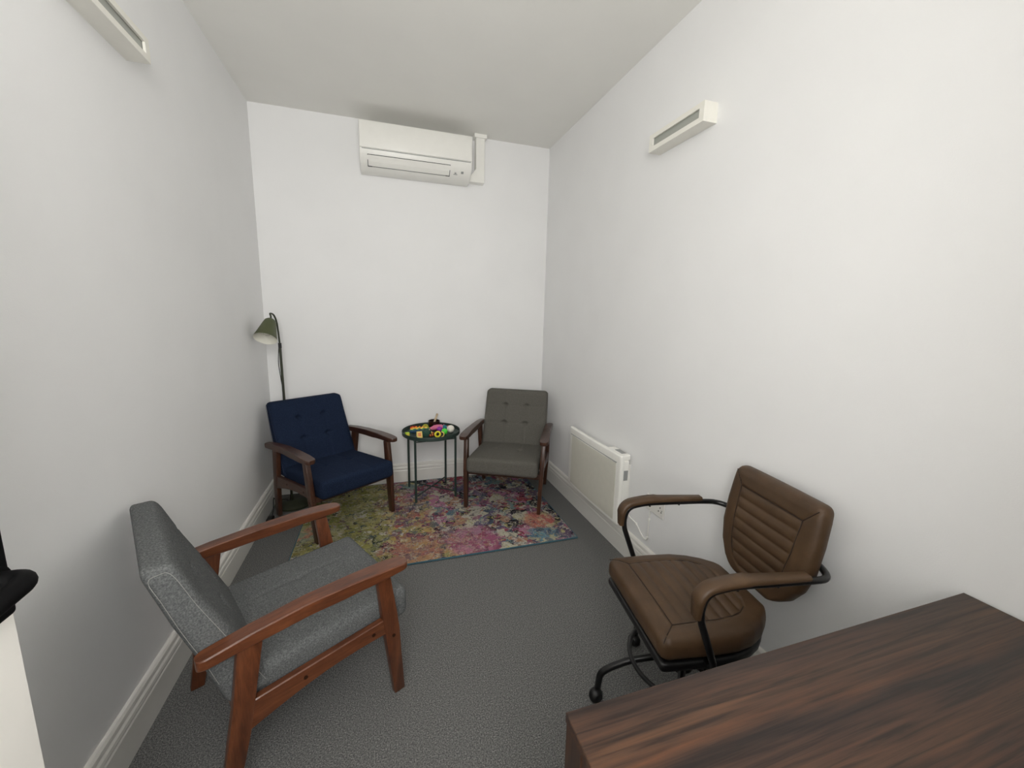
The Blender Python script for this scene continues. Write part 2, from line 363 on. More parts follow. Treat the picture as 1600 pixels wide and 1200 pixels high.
struct(MB().prism(SK, lambda u, z, w: (XR-u, w, z), YF, YB).build('baseboard_right', 'gloss_white'), 'white moulded skirting board along the right wall')
struct(MB().prism(SK, lambda u, z, w: (w, YB-u, z), XL+0.0, XR-0.0).build('baseboard_back', 'gloss_white'), 'white moulded skirting board along the far wall')

# open door leaf near the viewer, with black lever handle
door = struct(MB().box(-0.544, -0.5, -0.08, 0.6845, 0.008, 2.03).build('door_1', 'door_paint', bevel=0.002), 'open white door leaf at the left edge of the picture')
hd = MB(); hv, hf = rbox(0.008, 0.024, 0.125, 0.0078, 1, 4, 10)
hd.add([(v.x-0.492, v.y+0.6475, v.z+1.138) for v in hv], hf)
plate = hd.build('door_handle', 'black_satin', door, smooth=True); plate['label'] = 'black lever handle on a long black plate'
lv = MB().tube(filletpath([(-0.49, 0.638, 1.077), (-0.443, 0.638, 1.078), (-0.441, 0.565, 1.077)], 0.020, 8), 0.0125, 16)
lv.build('lever', 'black_satin', plate, smooth=True)
MB().tube([(-0.485, 0.638, 1.077), (-0.474, 0.638, 1.077)], 0.019, 20).build('rose', 'black_satin', plate, smooth=True)

# ------------------------------------------------------------------ armchairs
def groove(d, w): return math.exp(-(d/w)**2)
def make_armchair(label, loc, rz, fab, pipe, wy, wz, group):
    t = root('armchair', label, 'armchair', loc, rz, group)
    # seat cushion
    v, f = rbox(0.259, 0.26, 0.058, 0.026, 56, 56, 4); out = []
    for p in v:
        x, y, z = p.x, p.y, p.z
        zz = z
        if z > 0.0:
            crown = 0.012*(1-(x/0.259)**2)*(1-(y/0.26)**2)
            dm = 0.0
            for tx in (-0.088, 0.088):
                dm += 0.011*math.exp(-((x-tx)**2+(y-0.02)**2)/(2*0.014**2))
                dm += 0.0035*groove(x-tx, 0.007)
            dm += 0.002*groove(y-0.02, 0.006)
            zz = z+crown-dm*min(1, z/0.04)
        slope = (y+0.26)/0.52
        out.append((x*(1-0.01*slope), y-0.105, 0.343+zz-0.026*slope))
    mk('seat_cushion', out, f, fab, t, True)
    # back cushion: wedge profile, tufted
    rear = [(0.30, 0.212), (0.512, 0.276), (0.611, 0.310), (0.755, 0.352), (0.79, 0.362)]
    front = [(0.30, 0.085), (0.40, 0.130), (0.543, 0.190), (0.648, 0.236), (0.773, 0.282), (0.79, 0.287)]
    v, f = rbox(0.262, 0.06, 0.245, 0.03, 60, 4, 56); out = []
    for p in v:
        x, w, h = p.x, p.y, p.z
        z = 0.545+h; k = (w+0.06)/0.12
        yf, yr = interp(front, z), interp(rear, z)
        if w < 0:
            fr = min(1, -w/0.04)
            bul = 0.010*(1-(x/0.262)**2)*(1-(h/0.245)**2)
            dm = 0.0
            for tx in (-0.088, 0.088):
                dm += 0.0032*groove(x-tx, 0.007)
                for tz in (0.535, 0.672): dm += 0.026*math.exp(-((x-tx)**2*0.6+((z-tz)*1.3)**2)/(2*0.0105**2))
            for tz in (0.535, 0.672): dm += 0.0025*groove(z-tz, 0.006)
            yf = yf-bul*fr+dm*fr
        out.append((x*(1-0.012*(z-0.545)/0.245), yf+(yr-yf)*k, z))
    back = mk('back_cushion', out, f, fab, t, True)
    for s in (-1, 1):   # stitched seam round each side panel
        pts = []
        for z in (0.34, 0.45, 0.56, 0.66, 0.74): pts.append((z, interp(front, z)+0.017))
        pts += [(0.772, interp(front, 0.772)+0.022), (0.776, 0.5*(interp(front, 0.775)+interp(rear, 0.775)))]
        for z in (0.765, 0.70, 0.6, 0.5, 0.40): pts.append((z, interp(rear, z)-0.012))
        MB().tube(smoothpath([(s*(0.2624*(1-0.012*(z-0.545)/0.245)), y, z) for z, y in pts], 4), 0.0008, 5).build('stitched_seam', pipe, back)
    # wooden frame
    for s in (-1, 1):
        def leg(sec):   # sections: (z, y_front, y_rear, x centre, half thickness)
            rings = []
            for z, y0, y1, xc, ht in sec:
                rings.append([(s*(xc-ht), y0, z), (s*(xc+ht), y0, z), (s*(xc+ht), y1, z), (s*(xc-ht), y1, z)])
            m_ = MB().loft(rings); return m_.build('leg', wz, t, smooth=True, bevel=0.004, seg=2)
        leg([(0.0, -0.327, -0.286, 0.272, 0.013), (0.28, -0.306, -0.249, 0.281, 0.0145), (0.36, -0.296, -0.240, 0.283, 0.0145), (0.512, -0.272, -0.224, 0.287, 0.0145)])
        leg([(0.0, 0.219, 0.262, 0.266, 0.013), (0.22, 0.172, 0.228, 0.280, 0.0145), (0.32, 0.155, 0.211, 0.283, 0.0145), (0.505, 0.124, 0.187, 0.287, 0.0145)])
        # side rail, arched below
        top = [(-0.262, 0.343), (0.17, 0.316)]; N = 14; rings = []
        for i in range(N+1):
            q = i/N; y = -0.262+q*0.438
            zt = 0.343-0.027*q; zb = 0.282-0.056*q+0.020*math.sin(PI*q)
            rings.append([(s*0.269, y, zb), (s*0.294, y, zb), (s*0.294, y, zt), (s*0.269, y, zt)])
        MB().loft(rings).build('side_rail', wy, t, smooth=True, bevel=0.003, seg=1)
        # armrest: shaped paddle
        ys = [-0.336+0.034*(1-math.cos(PI/2*i/7)) for i in range(7)]+[-0.302+0.55*i/28 for i in range(29)]+[0.278-0.030*(1-math.cos(PI/2*i/7)) for i in range(6, -1, -1)]; rings = []
        for y in ys:
            hw = interp([(-0.336, 0.030), (-0.25, 0.034), (-0.1, 0.029), (0.1, 0.026), (0.278, 0.025)], y)
            ef = y+0.336; er = 0.278-y
            if ef < 0.030: hw *= math.sqrt(max(0.0, 1-(1-ef/0.030)**2))*0.66+0.34
            if er < 0.026: hw *= math.sqrt(max(0.0, 1-(1-er/0.026)**2))*0.66+0.34
            xc = 0.289+interp([(-0.336, 0.004), (-0.2, 0.004), (0.0, -0.001), (0.278, 0.003)], y)
            zt = interp([(-0.336, 0.546), (-0.27, 0.553), (-0.15, 0.558), (0.0, 0.556), (0.15, 0.545), (0.278, 0.528)], y)
            th = interp([(-0.336, 0.024), (-0.25, 0.034), (-0.1, 0.044), (0.1, 0.042), (0.278, 0.030)], y)
            c = 0.0035
            sec = [(-hw+c, -th), (hw-c, -th), (hw, -th+c), (hw, -c), (hw-c, 0), (-hw+c, 0), (-hw, -c), (-hw, -th+c)]
            rings.append([(s*(xc+a), y, zt+b) for a, b in sec])
        arm = MB().loft(rings).build('armrest', wy, t, smooth=True, angle=0.5)
        MB().tube([(s*0.3135, 0.235, 0.516), (s*0.3165, 0.235, 0.516)], 0.0065, 10).build('bolt', 'bolt_dark', arm)
        for by, bz, bx in ((-0.205, 0.308, 0.2945), (0.02, 0.296, 0.2945), (-0.281, 0.262, 0.2955)):
            MB().tube([(s*(bx-0.003), by, bz), (s*(bx+0.0012), by, bz)], 0.0065, 10).build('bolt', 'bolt_dark', t)
    MB().box(-0.27, 0.27, -0.292, -0.268, 0.250, 0.290).build('front_rail', wy, t, bevel=0.003)
    MB().box(-0.268, 0.268, 0.176, 0.20, 0.225, 0.285).build('rear_rail', wy, t, bevel=0.003)
    return t
RUGZ = 0.012
CG = 'wooden-armed armchairs'
make_armchair('large light grey fabric armchair with reddish wooden frame, back against left skirting, nearest the door', (-0.379, 1.5, 0), math.radians(117.6), 'fabric_grey', 'piping_grey', 'oak_y', 'oak_z', CG)
make_armchair('navy blue fabric armchair with dark wooden frame in front of the floor lamp', (-0.371, 2.956, RUGZ), math.radians(34.8), 'fabric_navy', 'piping_blue', 'walnut_y', 'walnut_z', CG)
make_armchair('taupe grey button-tufted armchair with dark wooden frame in the right far corner', (0.94, 2.939, RUGZ), math.radians(-27.4), 'fabric_taupe', 'piping_taupe', 'walnut_y', 'walnut_z', CG)

# ------------------------------------------------------------------ rug
rug = root('area_rug', 'multicoloured abstract floral rug with teal edge under the small round table', 'rug', (0.312, 2.777, 0))
rv, rf = rbox(0.862, 0.592, 0.0055, 0.005, 24, 16, 1)
mk('pile', [(p.x, p.y, p.z+0.0062) for p in rv], rf, 'rug_pattern', rug, True)
MB().tube(filletpath([(-0.862, 0, 0.006), (-0.862, -0.592, 0.006), (0.862, -0.592, 0.006), (0.862, 0.592, 0.006), (-0.862, 0.592, 0.006), (-0.862, 0.001, 0.006)], 0.006, 4), 0.0055, 8).build('bound_edge', 'rug_binding', rug, smooth=True)

# ------------------------------------------------------------------ round tray table
TB = (0.342, 3.118, RUGZ)
tt = root('tray_table', 'small round dark green metal tray table on the rug between two armchairs', 'side table', TB, math.radians(6))
RT = 0.222; zt = 0.488
prof = [(0.0, zt), (RT-0.012, zt), (RT-0.004, zt+0.004), (RT-0.002, zt+0.028), (RT+0.001, zt+0.029), (RT+0.002, zt+0.026), (RT+0.001, zt+0.002), (RT-0.008, zt-0.004), (0.0, zt-0.004)]
MB().lathe(prof, 56, cap=False).build('tray', 'table_green', tt, smooth=True)
hx = 0.1535
for sx in (-1, 1):
    for sy in (-1, 1):
        MB().tube([(sx*hx, sy*hx, 0.0), (sx*hx, sy*hx, zt-0.002)], 0.0088, 12).build('leg', 'table_green', tt, smooth=True)
for a in (1, -1):
    MB().tube([(-hx, -a*hx, 0.045), (hx, a*hx, 0.045)], 0.0052, 8).build('cross_brace', 'table_green', tt, smooth=True)
for k in range(4):
    a, b = [((-hx, -hx), (hx, -hx)), ((hx, -hx), (hx, hx)), ((hx, hx), (-hx, hx)), ((-hx, hx), (-hx, -hx))][k]
    MB().tube([(a[0], a[1], zt-0.014), (b[0], b[1], zt-0.014)], 0.005, 8).build('top_rail', 'table_green', tt, smooth=True)

# things on the tray
ZT = RUGZ+zt+0.001
for nm, c, r_ in (('ball_white', (238, 234, 222), 0.6), ('ball_green', (88, 226, 72), 0.45), ('ball_purple', (146, 42, 160), 0.45), ('ball_teal', (30, 120, 138), 0.45),
                ('toy_yellow', (226, 214, 42), 0.45), ('toy_black', (22, 22, 24), 0.45), ('toy_pink', (216, 116, 150), 0.7), ('toy_red', (226, 66, 34), 0.6), ('toy_orange', (238, 150, 40), 0.6),
                ('toy_sun', (240, 208, 96), 0.6), ('toy_leaf', (70, 140, 84), 0.6), ('toy_blue', (28, 66, 92), 0.6), ('cloth_green', (34, 72, 58), 0.8), ('card_cream', (240, 212, 120), 0.6),
                ('card_print', (222, 140, 84), 0.6), ('lime', (180, 214, 46), 0.5), ('wood_red', (104, 34, 22), 0.5), ('ring_rose', (168, 104, 104), 0.5), ('toy_olive', (170, 168, 48), 0.6), ('bowl_dark', (34, 18, 12), 0.3), ('bead_orange', (226, 130, 60), 0.5)):
    plain(nm, srgb(*c), r_, noise=0.05)
TG = 'small toys on the tray table'
def ball(label, mat, x, y, r, seam=None):
    rings = [(max(1e-4, r*math.sin(PI*i/16)), r-r*math.cos(PI*i/16)) for i in range(17)]
    b = MB().lathe(rings, 24).build('ball', mat, None, smooth=True, loc=(x, y, ZT)); tag(b, label, 'ball', TG)
    sm = MB().tube([(r*1.002*math.cos(a*PI/12), 0.0, r+r*1.002*math.sin(a*PI/12)) for a in range(24)], 0.0006, 5, closed=True)
    sm.build('mould_line', mat, b)
    return b
ball('white ball at the right side of the tray table', 'ball_white', 0.493, 3.100, 0.029)
ball('bright green ball in front of the white ball', 'ball_green', 0.437, 3.055, 0.024)
ball('purple ball behind the bright green ball', 'ball_purple', 0.408, 3.130, 0.022)
ball('teal ball between the purple and white balls', 'ball_teal', 0.456, 3.182, 0.020)
# singing bowl and striker
bw = root('singing_bowl', 'dark bronze bowl with rounded sides at the back of the tray table', 'bowl', (0.384, 3.275, ZT), 0, None)
MB().lathe([(0.0, 0.0), (0.026, 0.0), (0.040, 0.012), (0.047, 0.032), (0.046, 0.056), (0.043, 0.057), (0.042, 0.054), (0.043, 0.032), (0.036, 0.015), (0.022, 0.006), (0.0, 0.006)], 36, cap=False).build('shell', 'bowl_dark', bw, smooth=True)
MB().tube([(0.0445*math.cos(a*PI/18), 0.0445*math.sin(a*PI/18), 0.057) for a in range(36)], 0.0022, 8, closed=True).build('rim', 'bowl_dark', bw, smooth=True)
st = root('striker', 'pale wooden striker stick leaning in the dark bowl', 'mallet', (0.384, 3.275, ZT), 0)
MB().tube([(-0.006, -0.028, 0.030), (0.010, 0.012, 0.058), (0.030, 0.045, 0.094)], [0.0085, 0.0088, 0.0080], 14).build('shaft', 'mallet_wood', st, smooth=True)
MB().tube([(0.030, 0.045, 0.094), (0.0335, 0.051, 0.1005)], [0.0092, 0.0075], 14).build('tip', 'mallet_wood', st, smooth=True)
# rainbow toy: five wavy bands side by side
rb = root('rainbow_toy', 'rainbow banded soft toy at the back left of the tray table', 'toy', (0.262, 3.193, ZT), math.radians(4), TG)
for i, (mt, z_) in enumerate((('toy_blue', 0.010), ('toy_leaf', 0.014), ('toy_sun', 0.019), ('toy_orange', 0.023), ('toy_red', 0.026))):
    n = 26; L_ = (0.085, 0.085, 0.078, 0.062, 0.030)[i]; off = (0, 0, 0, -0.012, -0.044)[i]; rings = []
    for k in range(n+1):
        q = k/n; x = -L_+2*L_*q+off; y = -0.034+0.017*i-0.03*math.sin(PI*q)*0.5
        rr = (0.0095+0.0028*math.sin(q*30+i))*(math.sin(PI*min(1, max(0, q)))**0.35*0.85+0.15)
        rings.append([(x, y+rr*1.05*math.cos(2*PI*j/10), z_*0.5+0.006+max(-z_*0.5-0.006, rr*1.5*math.sin(2*PI*j/10)*(1+z_*12))) for j in range(10)])
    MB().loft(rings).build('band', mt, rb, smooth=True)
# dark green cloth pouch
cv, cf = rbox(0.034, 0.05, 0.017, 0.014, 14, 14, 3)
pch = root('cloth_pouch', 'crumpled dark green cloth pouch in the middle of the tray table', 'pouch', (0.298, 3.082, ZT), math.radians(-15), TG)
mk('pouch_body', [(p.x+0.004*math.sin(p.y*90), p.y, 0.017+p.z*(1+0.35*math.sin(p.x*120+p.y*60)) if p.z > -0.01 else 0.0) for p in cv], cf, 'cloth_green', pch, True)
MB().tube(smoothpath([(-0.03, -0.052, 0.004), (-0.01, -0.064, 0.004), (0.012, -0.057, 0.004), (0.03, -0.066, 0.004)], 5), 0.002, 6).build('drawstring', 'cloth_green', pch, smooth=True)
# picture cards, block, wooden pieces, ring toys
cd = root('picture_card', 'small cream picture card with orange print propped near the front of the tray table', 'card', (0.246, 3.005, ZT), math.radians(6), TG)
MB().prism([(-0.0, 0.0), (0.003, 0.0), (0.028, 0.044), (0.025, 0.044)], lambda u, z, w: (w, u, z), -0.020, 0.020).build('card_face', 'card_cream', cd)
MB().prism([(0.0050, 0.0105), (0.0056, 0.0105), (0.0192, 0.0345), (0.0186, 0.0345)], lambda u, z, w: (w, u, z), -0.012, 0.012).build('print', 'card_print', cd)
MB().prism([(0.028, 0.044), (0.030, 0.043), (0.047, 0.0), (0.044, 0.0)], lambda u, z, w: (w, u, z), -0.020, 0.020).build('card_back', 'card_cream', cd)
cd2 = root('cream_wedge', 'small cream wooden wedge beside the dark green pouch', 'toy', (0.336, 3.105, ZT), math.radians(-30), TG)
MB().prism([(-0.02, 0), (0.022, 0), (-0.012, 0.034)], lambda u, z, w: (u, w, z), -0.008, 0.008).build('wedge', 'card_cream', cd2, bevel=0.0015)
blk = root('lime_block', 'small lime green block at the left edge of the tray table', 'block', (0.158, 3.085, ZT), math.radians(15), TG)
MB().box(-0.015, 0.015, -0.013, 0.013, 0, 0.026).build('block_body', 'lime', blk, bevel=0.003)
MB().box(-0.010, 0.010, -0.0136, -0.0126, 0.006, 0.020).build('face_panel', 'toy_sun', blk)
for k, (x, y, rz, lb) in enumerate(((0.336, 3.022, 0.4, 'dark red wooden piece in front of the yellow ring toy'), (0.362, 3.062, -0.6, 'dark red wooden piece beside the cream wedge'))):
    w_ = root('wooden_piece', lb, 'toy', (x, y, ZT), rz, TG)
    MB().tube([(-0.022, 0, 0.008), (0.022, 0, 0.008)], [0.0078, 0.0078], 12).build('rod', 'wood_red', w_, smooth=True)
    for q in (-0.014, 0.004): MB().lathe([(0.0085, -0.003), (0.010, 0), (0.0085, 0.003)], 14).build('bead', 'bead_orange', w_, smooth=True, loc=(q, 0, 0.0105), rot=(0, PI/2, 0))
yr = root('ring_toy', 'yellow and black ring toy at the front of the tray table', 'toy', (0.384, 2.985, ZT), math.radians(-20), TG)
def torus(R, r, axis_tilt, c, n=28):
    cs, sn = math.cos(axis_tilt), math.sin(axis_tilt)
    return [(c[0]+R*math.cos(2*PI*i/n), c[1]+R*math.sin(2*PI*i/n)*cs, c[2]+R*math.sin(2*PI*i/n)*sn) for i in range(n)]
MB().tube(torus(0.019, 0.007, math.radians(62), (-0.008, 0, 0.025)), 0.0075, 10, closed=True).build('yellow_ring', 'toy_yellow', yr, smooth=True)
MB().tube([(-0.008, -0.004, 0.023), (-0.008, 0.012, 0.032)], 0.011, 14).build('black_core', 'toy_black', yr, smooth=True)
MB().tube(torus(0.018, 0.004, math.radians(75), (0.020, 0.008, 0.023)), 0.0042, 8, closed=True).build('grey_ring', 'card_cream', yr, smooth=True)
MB().tube(torus(0.017, 0.004, math.radians(68), (0.008, 0.005, 0.024)), 0.0055, 8, closed=True).build('black_ring', 'toy_black', yr, smooth=True)
orr = root('olive_ring', 'olive yellow coiled ring toy at the back of the tray table left of the bowl', 'toy', (0.312, 3.255, ZT), 0, TG)
for k in range(3): MB().tube(torus(0.022-0.003*k, 0.005, math.radians(12), (0, 0, 0.010+0.007*k), 24), 0.0055, 8, closed=True).build('coil', 'toy_olive', orr, smooth=True)
rr_ = root('rose_ring', 'dusky rose ring behind the white ball', 'toy', (0.497, 3.205, ZT), 0, TG)
MB().tube(torus(0.026, 0.006, math.radians(8), (0, 0, 0.011)), 0.007, 10, closed=True).build('hoop', 'ring_rose', rr_, smooth=True)
MB().tube(torus(0.016, 0.004, math.radians(8), (0, 0, 0.009)), 0.0045, 8, closed=True).build('inner_hoop', 'ball_white', rr_, smooth=True)
pk = root('pink_plush', 'long pink soft toy lying across the back right of the tray table', 'toy', (0.408, 3.195, ZT), math.radians(3), TG)
rings = []
for k in range(25):
    q = k/24; x = -0.065+0.125*q; hw = 0.010+0.030*math.sin(PI*(0.15+0.8*q))**0.8*(0.55+0.6*q)*0.8; hh = 0.012+0.010*math.sin(PI*q)
    rings.append([(x, 0.0+hw*math.cos(2*PI*j/14)*(1+0.1*math.sin(9*q*PI+j)), max(0.0, hh+hh*math.sin(2*PI*j/14))) for j in range(14)])
MB().loft(rings).build('plush_body', 'toy_pink', pk, smooth=True)
for k in range(5): MB().tube([(-0.035+0.02*k, 0.006, 0.030), (-0.033+0.02*k, 0.008, 0.041)], [0.005, 0.002], 8).build('tuft', 'toy_pink', pk, smooth=True)

# ------------------------------------------------------------------ floor lamp
lamp = root('floor_lamp', 'slim olive green metal floor lamp with tilted shade in the left far corner', 'floor lamp', (-0.668, 3.185, 0))
MB().lathe([(0.0, 0.0), (0.124, 0.0), (0.127, 0.004), (0.127, 0.014), (0.120, 0.019), (0.0, 0.021)], 48).build('base', 'lamp_pole_green', lamp, smooth=True)
PX, PY = -0.020, 0.035
MB().tube([(PX, PY, 0.02), (PX-0.006, PY, 1.19)], 0.0085, 14).build('pole', 'lamp_pole_green', lamp, smooth=True)
MB().tube([(PX-0.006, PY, 1.165), (PX-0.006, PY, 1.20)], 0.0105, 14).build('collar', 'black_metal', lamp, smooth=True)
SHX, SHY, SHZ = -0.050, -0.060, 1.362   # top of shade
arm = smoothpath([(PX-0.006, PY, 1.19), (PX-0.010, PY-0.002, 1.28), (PX-0.014, PY-0.012, 1.35), (PX-0.022, PY-0.042, 1.395), (PX-0.034, PY-0.078, 1.404), (SHX+0.002, SHY+0.004, 1.385), (SHX, SHY+0.002, SHZ-0.01)], 6)
MB().tube(arm, 0.0058, 10).build('gooseneck', 'lamp_pole_green', lamp, smooth=True)
sh = MB().lathe([(0.0, 0.0), (0.026, -0.001), (0.034, -0.010), (0.040, -0.030), (0.070, -0.150), (0.0705, -0.152)], 40, cap=False).build('lamp_shade', 'lamp_green', lamp, smooth=True, loc=(SHX, SHY, SHZ), rot=(math.radians(-36), math.radians(9), 0))
sh['label'] = 'olive bell shade, white inside'
MB().lathe([(0.0, -0.006), (0.024, -0.006), (0.033, -0.013), (0.0385, -0.031), (0.0692, -0.1515), (0.0705, -0.152)], 40, cap=False).build('shade_lining', 'lamp_inside', sh, smooth=True)
MB().lathe([(0.0, -0.01), (0.014, -0.01), (0.014, -0.050), (0.018, -0.062), (0.026, -0.085), (0.027, -0.098), (0.021, -0.114), (0.010, -0.122), (0.0, -0.124)], 24, cap=False).build('bulb', 'bulb_glass', sh, smooth=True)
MB().lathe([(0.016, -0.01), (0.016, -0.052), (0.013, -0.054)], 20).build('socket', 'plastic_grey', sh, smooth=True)
MB().tube(smoothpath([(PX-0.012, PY-0.008, 1.17), (PX-0.020, PY-0.012, 1.06), (PX-0.013, PY-0.01, 0.95), (PX-0.006, PY-0.012, 0.86), (PX-0.010, PY-0.012, 0.7), (PX-0.004, PY-0.011, 0.4), (PX-0.006, PY-0.012, 0.05), (-0.06, 0.02, 0.035), (-0.115, -0.02, 0.06), (-0.110, -0.09, 0.10), (-0.103, -0.15, 0.04), (-0.104, -0.20, 0.008), (-0.09, -0.235, 0.03)], 6), 0.0026, 8).build('cord', 'black_plastic', lamp, smooth=True)
sw = MB(); sv, sf = rbox(0.020, 0.034, 0.020, 0.009, 3, 4, 2)
sw.add([(p.x-0.096, p.y-0.265, p.z+0.021) for p in sv], sf); sw.build('power_adapter', 'black_plastic', lamp, smooth=True)

# ------------------------------------------------------------------ air conditioner
ac = root('air_conditioner', 'white wall-mounted air conditioner high on the far wall', 'air conditioner', (0.28, YB, 2.43))
prof = [(0, 0.0), (-0.075, 0.0), (-0.135, 0.018), (-0.185, 0.062), (-0.203, 0.105), (-0.206, 0.14), (-0.204, 0.292), (-0.195, 0.300), (0, 0.300)]
MB().prism(prof, lambda y, z, x: (x, y, z), -0.395, 0.395).build('casing', 'plastic_white', ac, smooth=True, bevel=0.006, seg=3, angle=0.5)
fp = MB().prism([(-0.203, 0.118), (-0.2115, 0.122), (-0.2125, 0.284), (-0.206, 0.294), (-0.201, 0.296), (-0.2, 0.118)], lambda y, z, x: (x, y, z), -0.392, 0.392).build('front_panel', 'plastic_white', ac, smooth=True, bevel=0.003)
MB().prism([(-0.2045, 0.1125), (-0.2065, 0.1125), (-0.2065, 0.1165), (-0.2045, 0.1165)], lambda y, z, x: (x, y, z), -0.38, 0.385).build('panel_gap', 'plastic_grey', ac)
# louvre flap lies on the sloped lower front
a = Vector((-0.135, 0.018)); b = Vector((-0.200, 0.098))
def onslope(k, o): # k along slope, o outward
    c = (-0.128, 0.0155), (-0.150, 0.030), (-0.185, 0.062), (-0.198, 0.092)
    tab_y = [(0, -0.139), (0.5, -0.168), (1, -0.194)]; tab_z = [(0, 0.0205), (0.5, 0.0455), (1, 0.084)]
    return (interp(tab_y, k)-o*0.75, interp(tab_z, k)-o*0.6)
def flap_poly(k0, k1, o0, o1):
    ks = [k0, 0.5*(k0+k1), k1]
    return [onslope(k, o1) for k in ks]+[onslope(k, o0) for k in reversed(ks)]
MB().prism(flap_poly(-0.0, 1.0, -0.004, 0.0015), lambda y, z, x: (x, y, z), -0.345, 0.235).build('louvre_gap', 'dark_slot', ac)
MB().prism(flap_poly(0.06, 0.96, 0.0, 0.004), lambda y, z, x: (x, y, z), -0.341, 0.231).build('louvre', 'plastic_white', ac, bevel=0.001)
for x0, x1, k0, k1 in ((0.263, 0.290, 0.62, 0.86), (0.270, 0.283, 0.34, 0.46), (0.318, 0.336, 0.42, 0.70), (0.262, 0.292, 0.24, 0.29)):
    MB().prism(flap_poly(k0, k1, -0.003, 0.0016), lambda y, z, x: (x, y, z), x0, x1).build('indicator_mark', 'plastic_grey', ac)
MB().prism([(-0.2120, 0.218), (-0.2132, 0.218), (-0.2132, 0.226), (-0.2120, 0.226)], lambda y, z, x: (x, y, z), -0.02, 0.06).build('logo_strip', 'plastic_white', ac)
for x in (-0.345, 0.205):
    MB().prism(flap_poly(0.0, 0.08, 0.0, 0.005), lambda y, z, x_: (x_, y, z), x, x+0.03).build('louvre_clip', 'dark_slot', ac)
# pipe cover on the wall beside it
dc = root('pipe_cover', 'white L-shaped pipe trunking from air conditioner up to the ceiling', 'trunking', (0.70, YB, 2.455))
MB().prism([(-0.023, 0.0), (0.105, 0.0), (0.105, H-2.455), (0.035, H-2.455), (0.035, 0.10), (-0.0, 0.055), (-0.023, 0.05)], lambda x, z, y: (x, y, z), -0.062, 0).build('channel', 'plastic_white', dc, bevel=0.004)
MB().box(0.020, 0.120, -0.075, 0, H-2.455-0.028, H-2.455).build('ceiling_collar', 'plastic_white', dc, bevel=0.003)

# ------------------------------------------------------------------ box wall lights
def wall_light(label, x_wall, sgn, y0, y1, z0, z1):
    t = root('wall_light', label, 'wall light', (x_wall, (y0+y1)/2, z0), 0, 'white box wall lights')
    L_ = (y1-y0)/2; h = z1-z0; d = 0.07; w = 0.016
    X = lambda a, b: (min(sgn*a, sgn*b), max(sgn*a, sgn*b))
    m_ = MB(); x0, x1 = X(0, d)
    m_.box(x0, x1, -L_, L_, 0, 0.006); m_.box(x0, x1, -L_, L_, h-0.006, h)
    m_.box(x0, x1, -L_, -L_+0.006, 0.006, h-0.006); m_.box(x0, x1, L_-0.006, L_, 0.006, h-0.006)
    m_.build('housing', 'plaster_white', t)
    fx0, fx1 = X(d-0.008, d+0.0005); wb = h*0.27
    fm = MB().box(fx0, fx1, -L_+0.001, L_-0.001, 0.001, wb).box(fx0, fx1, -L_+0.001, L_-0.001, h-wb, h-0.001).box(fx0, fx1, -L_+0.001, -L_+0.028, wb, h-wb).box(fx0, fx1, L_-0.028, L_-0.001, wb, h-wb)
    fm.build('front_frame', 'plaster_white', t)
    gx0, gx1 = X(d-0.016, d-0.010)
    MB().box(gx0, gx1, -L_+0.01, L_-0.01, 0.01, h-0.01).build('diffuser', 'diffuser_glass', t)
    px0, px1 = X(0, 0.006); MB().box(px0, px1, -L_+0.02, L_-0.02, 0.012, h-0.012).build('back_plate', 'plaster_white', t)
wall_light('white box wall light high on the right wall, unlit', XR, -1, 1.53, 1.90, 2.25, 2.33)
wall_light('white box wall light high on the left wall, cut by the top edge, unlit', XL, 1, 1.54, 1.917, 2.274, 2.352)

# ------------------------------------------------------------------ panel heater, socket
ht = root('panel_heater', 'white electric panel heater low on the right wall beside the taupe armchair', 'heater', (XR, 2.25, 0.215))
hv_, hf_ = rbox(0.014, 0.335, 0.215, 0.011, 2, 16, 12)
mk('front_shell', [(p.x-0.088+0.012*(p.y/0.335)**2*0.8, p.y, p.z+0.215) for p in hv_], hf_, 'plastic_white', ht, True)
v, f = rbox(0.004, 0.292, 0.176, 0.0035, 1, 16, 10)
mk('mesh_panel', [(p.x-0.1000+0.012*(p.y/0.335)**2*0.8, p.y, p.z+0.197) for p in v], f, 'heater_front', ht, True)
MB().box(-0.1035, -0.0985, -0.300, 0.300, 0.381, 0.3835).build('top_groove', 'plastic_grey', ht)
MB().box(-0.073, -0.028, -0.325, 0.300, 0.03, 0.395).build('rear_casing', 'plastic_white', ht, bevel=0.008, seg=3)
MB().box(-0.028, 0.0, -0.30, 0.28, 0.06, 0.36).build('wall_bracket', 'plastic_white', ht, bevel=0.003)
ctl = MB().box(-0.074, -0.018, -0.320, -0.150, 0.393, 0.428).build('control_box', 'plastic_white', ht, bevel=0.009, seg=3)
MB().box(-0.062, -0.030, -0.290, -0.215, 0.4275, 0.4295).build('display', 'plastic_grey', ctl, bevel=0.0005)
MB().box(-0.064, -0.036, -0.3262, -0.3245, 0.275, 0.335).build('rating_label', 'plastic_grey', ht)
MB().tube(smoothpath([(-0.016, -0.300, 0.075), (-0.010, -0.345, 0.048), (-0.006, -0.40, 0.036), (-0.005, -0.455, -0.002), (-0.005, -0.485, -0.012), (-0.005, -0.505, 0.005), (-0.006, -0.508, 0.08), (-0.006, -0.512, 0.150), (-0.010, -0.520, 0.178)], 8), 0.0038, 10).build('power_cable', 'plastic_white', ht, smooth=True)
for y_, z_ in ((-0.40, 0.036), (-0.507, 0.01), (-0.510, 0.12)): MB().box(-0.012, 0.0, y_-0.004, y_+0.004, z_-0.006, z_+0.006).build('cable_clip', 'plastic_white', ht, bevel=0.001)
so = root('wall_socket', 'white double wall socket on the right wall behind the brown chair arm', 'socket', (XR, 1.700, 0.432))
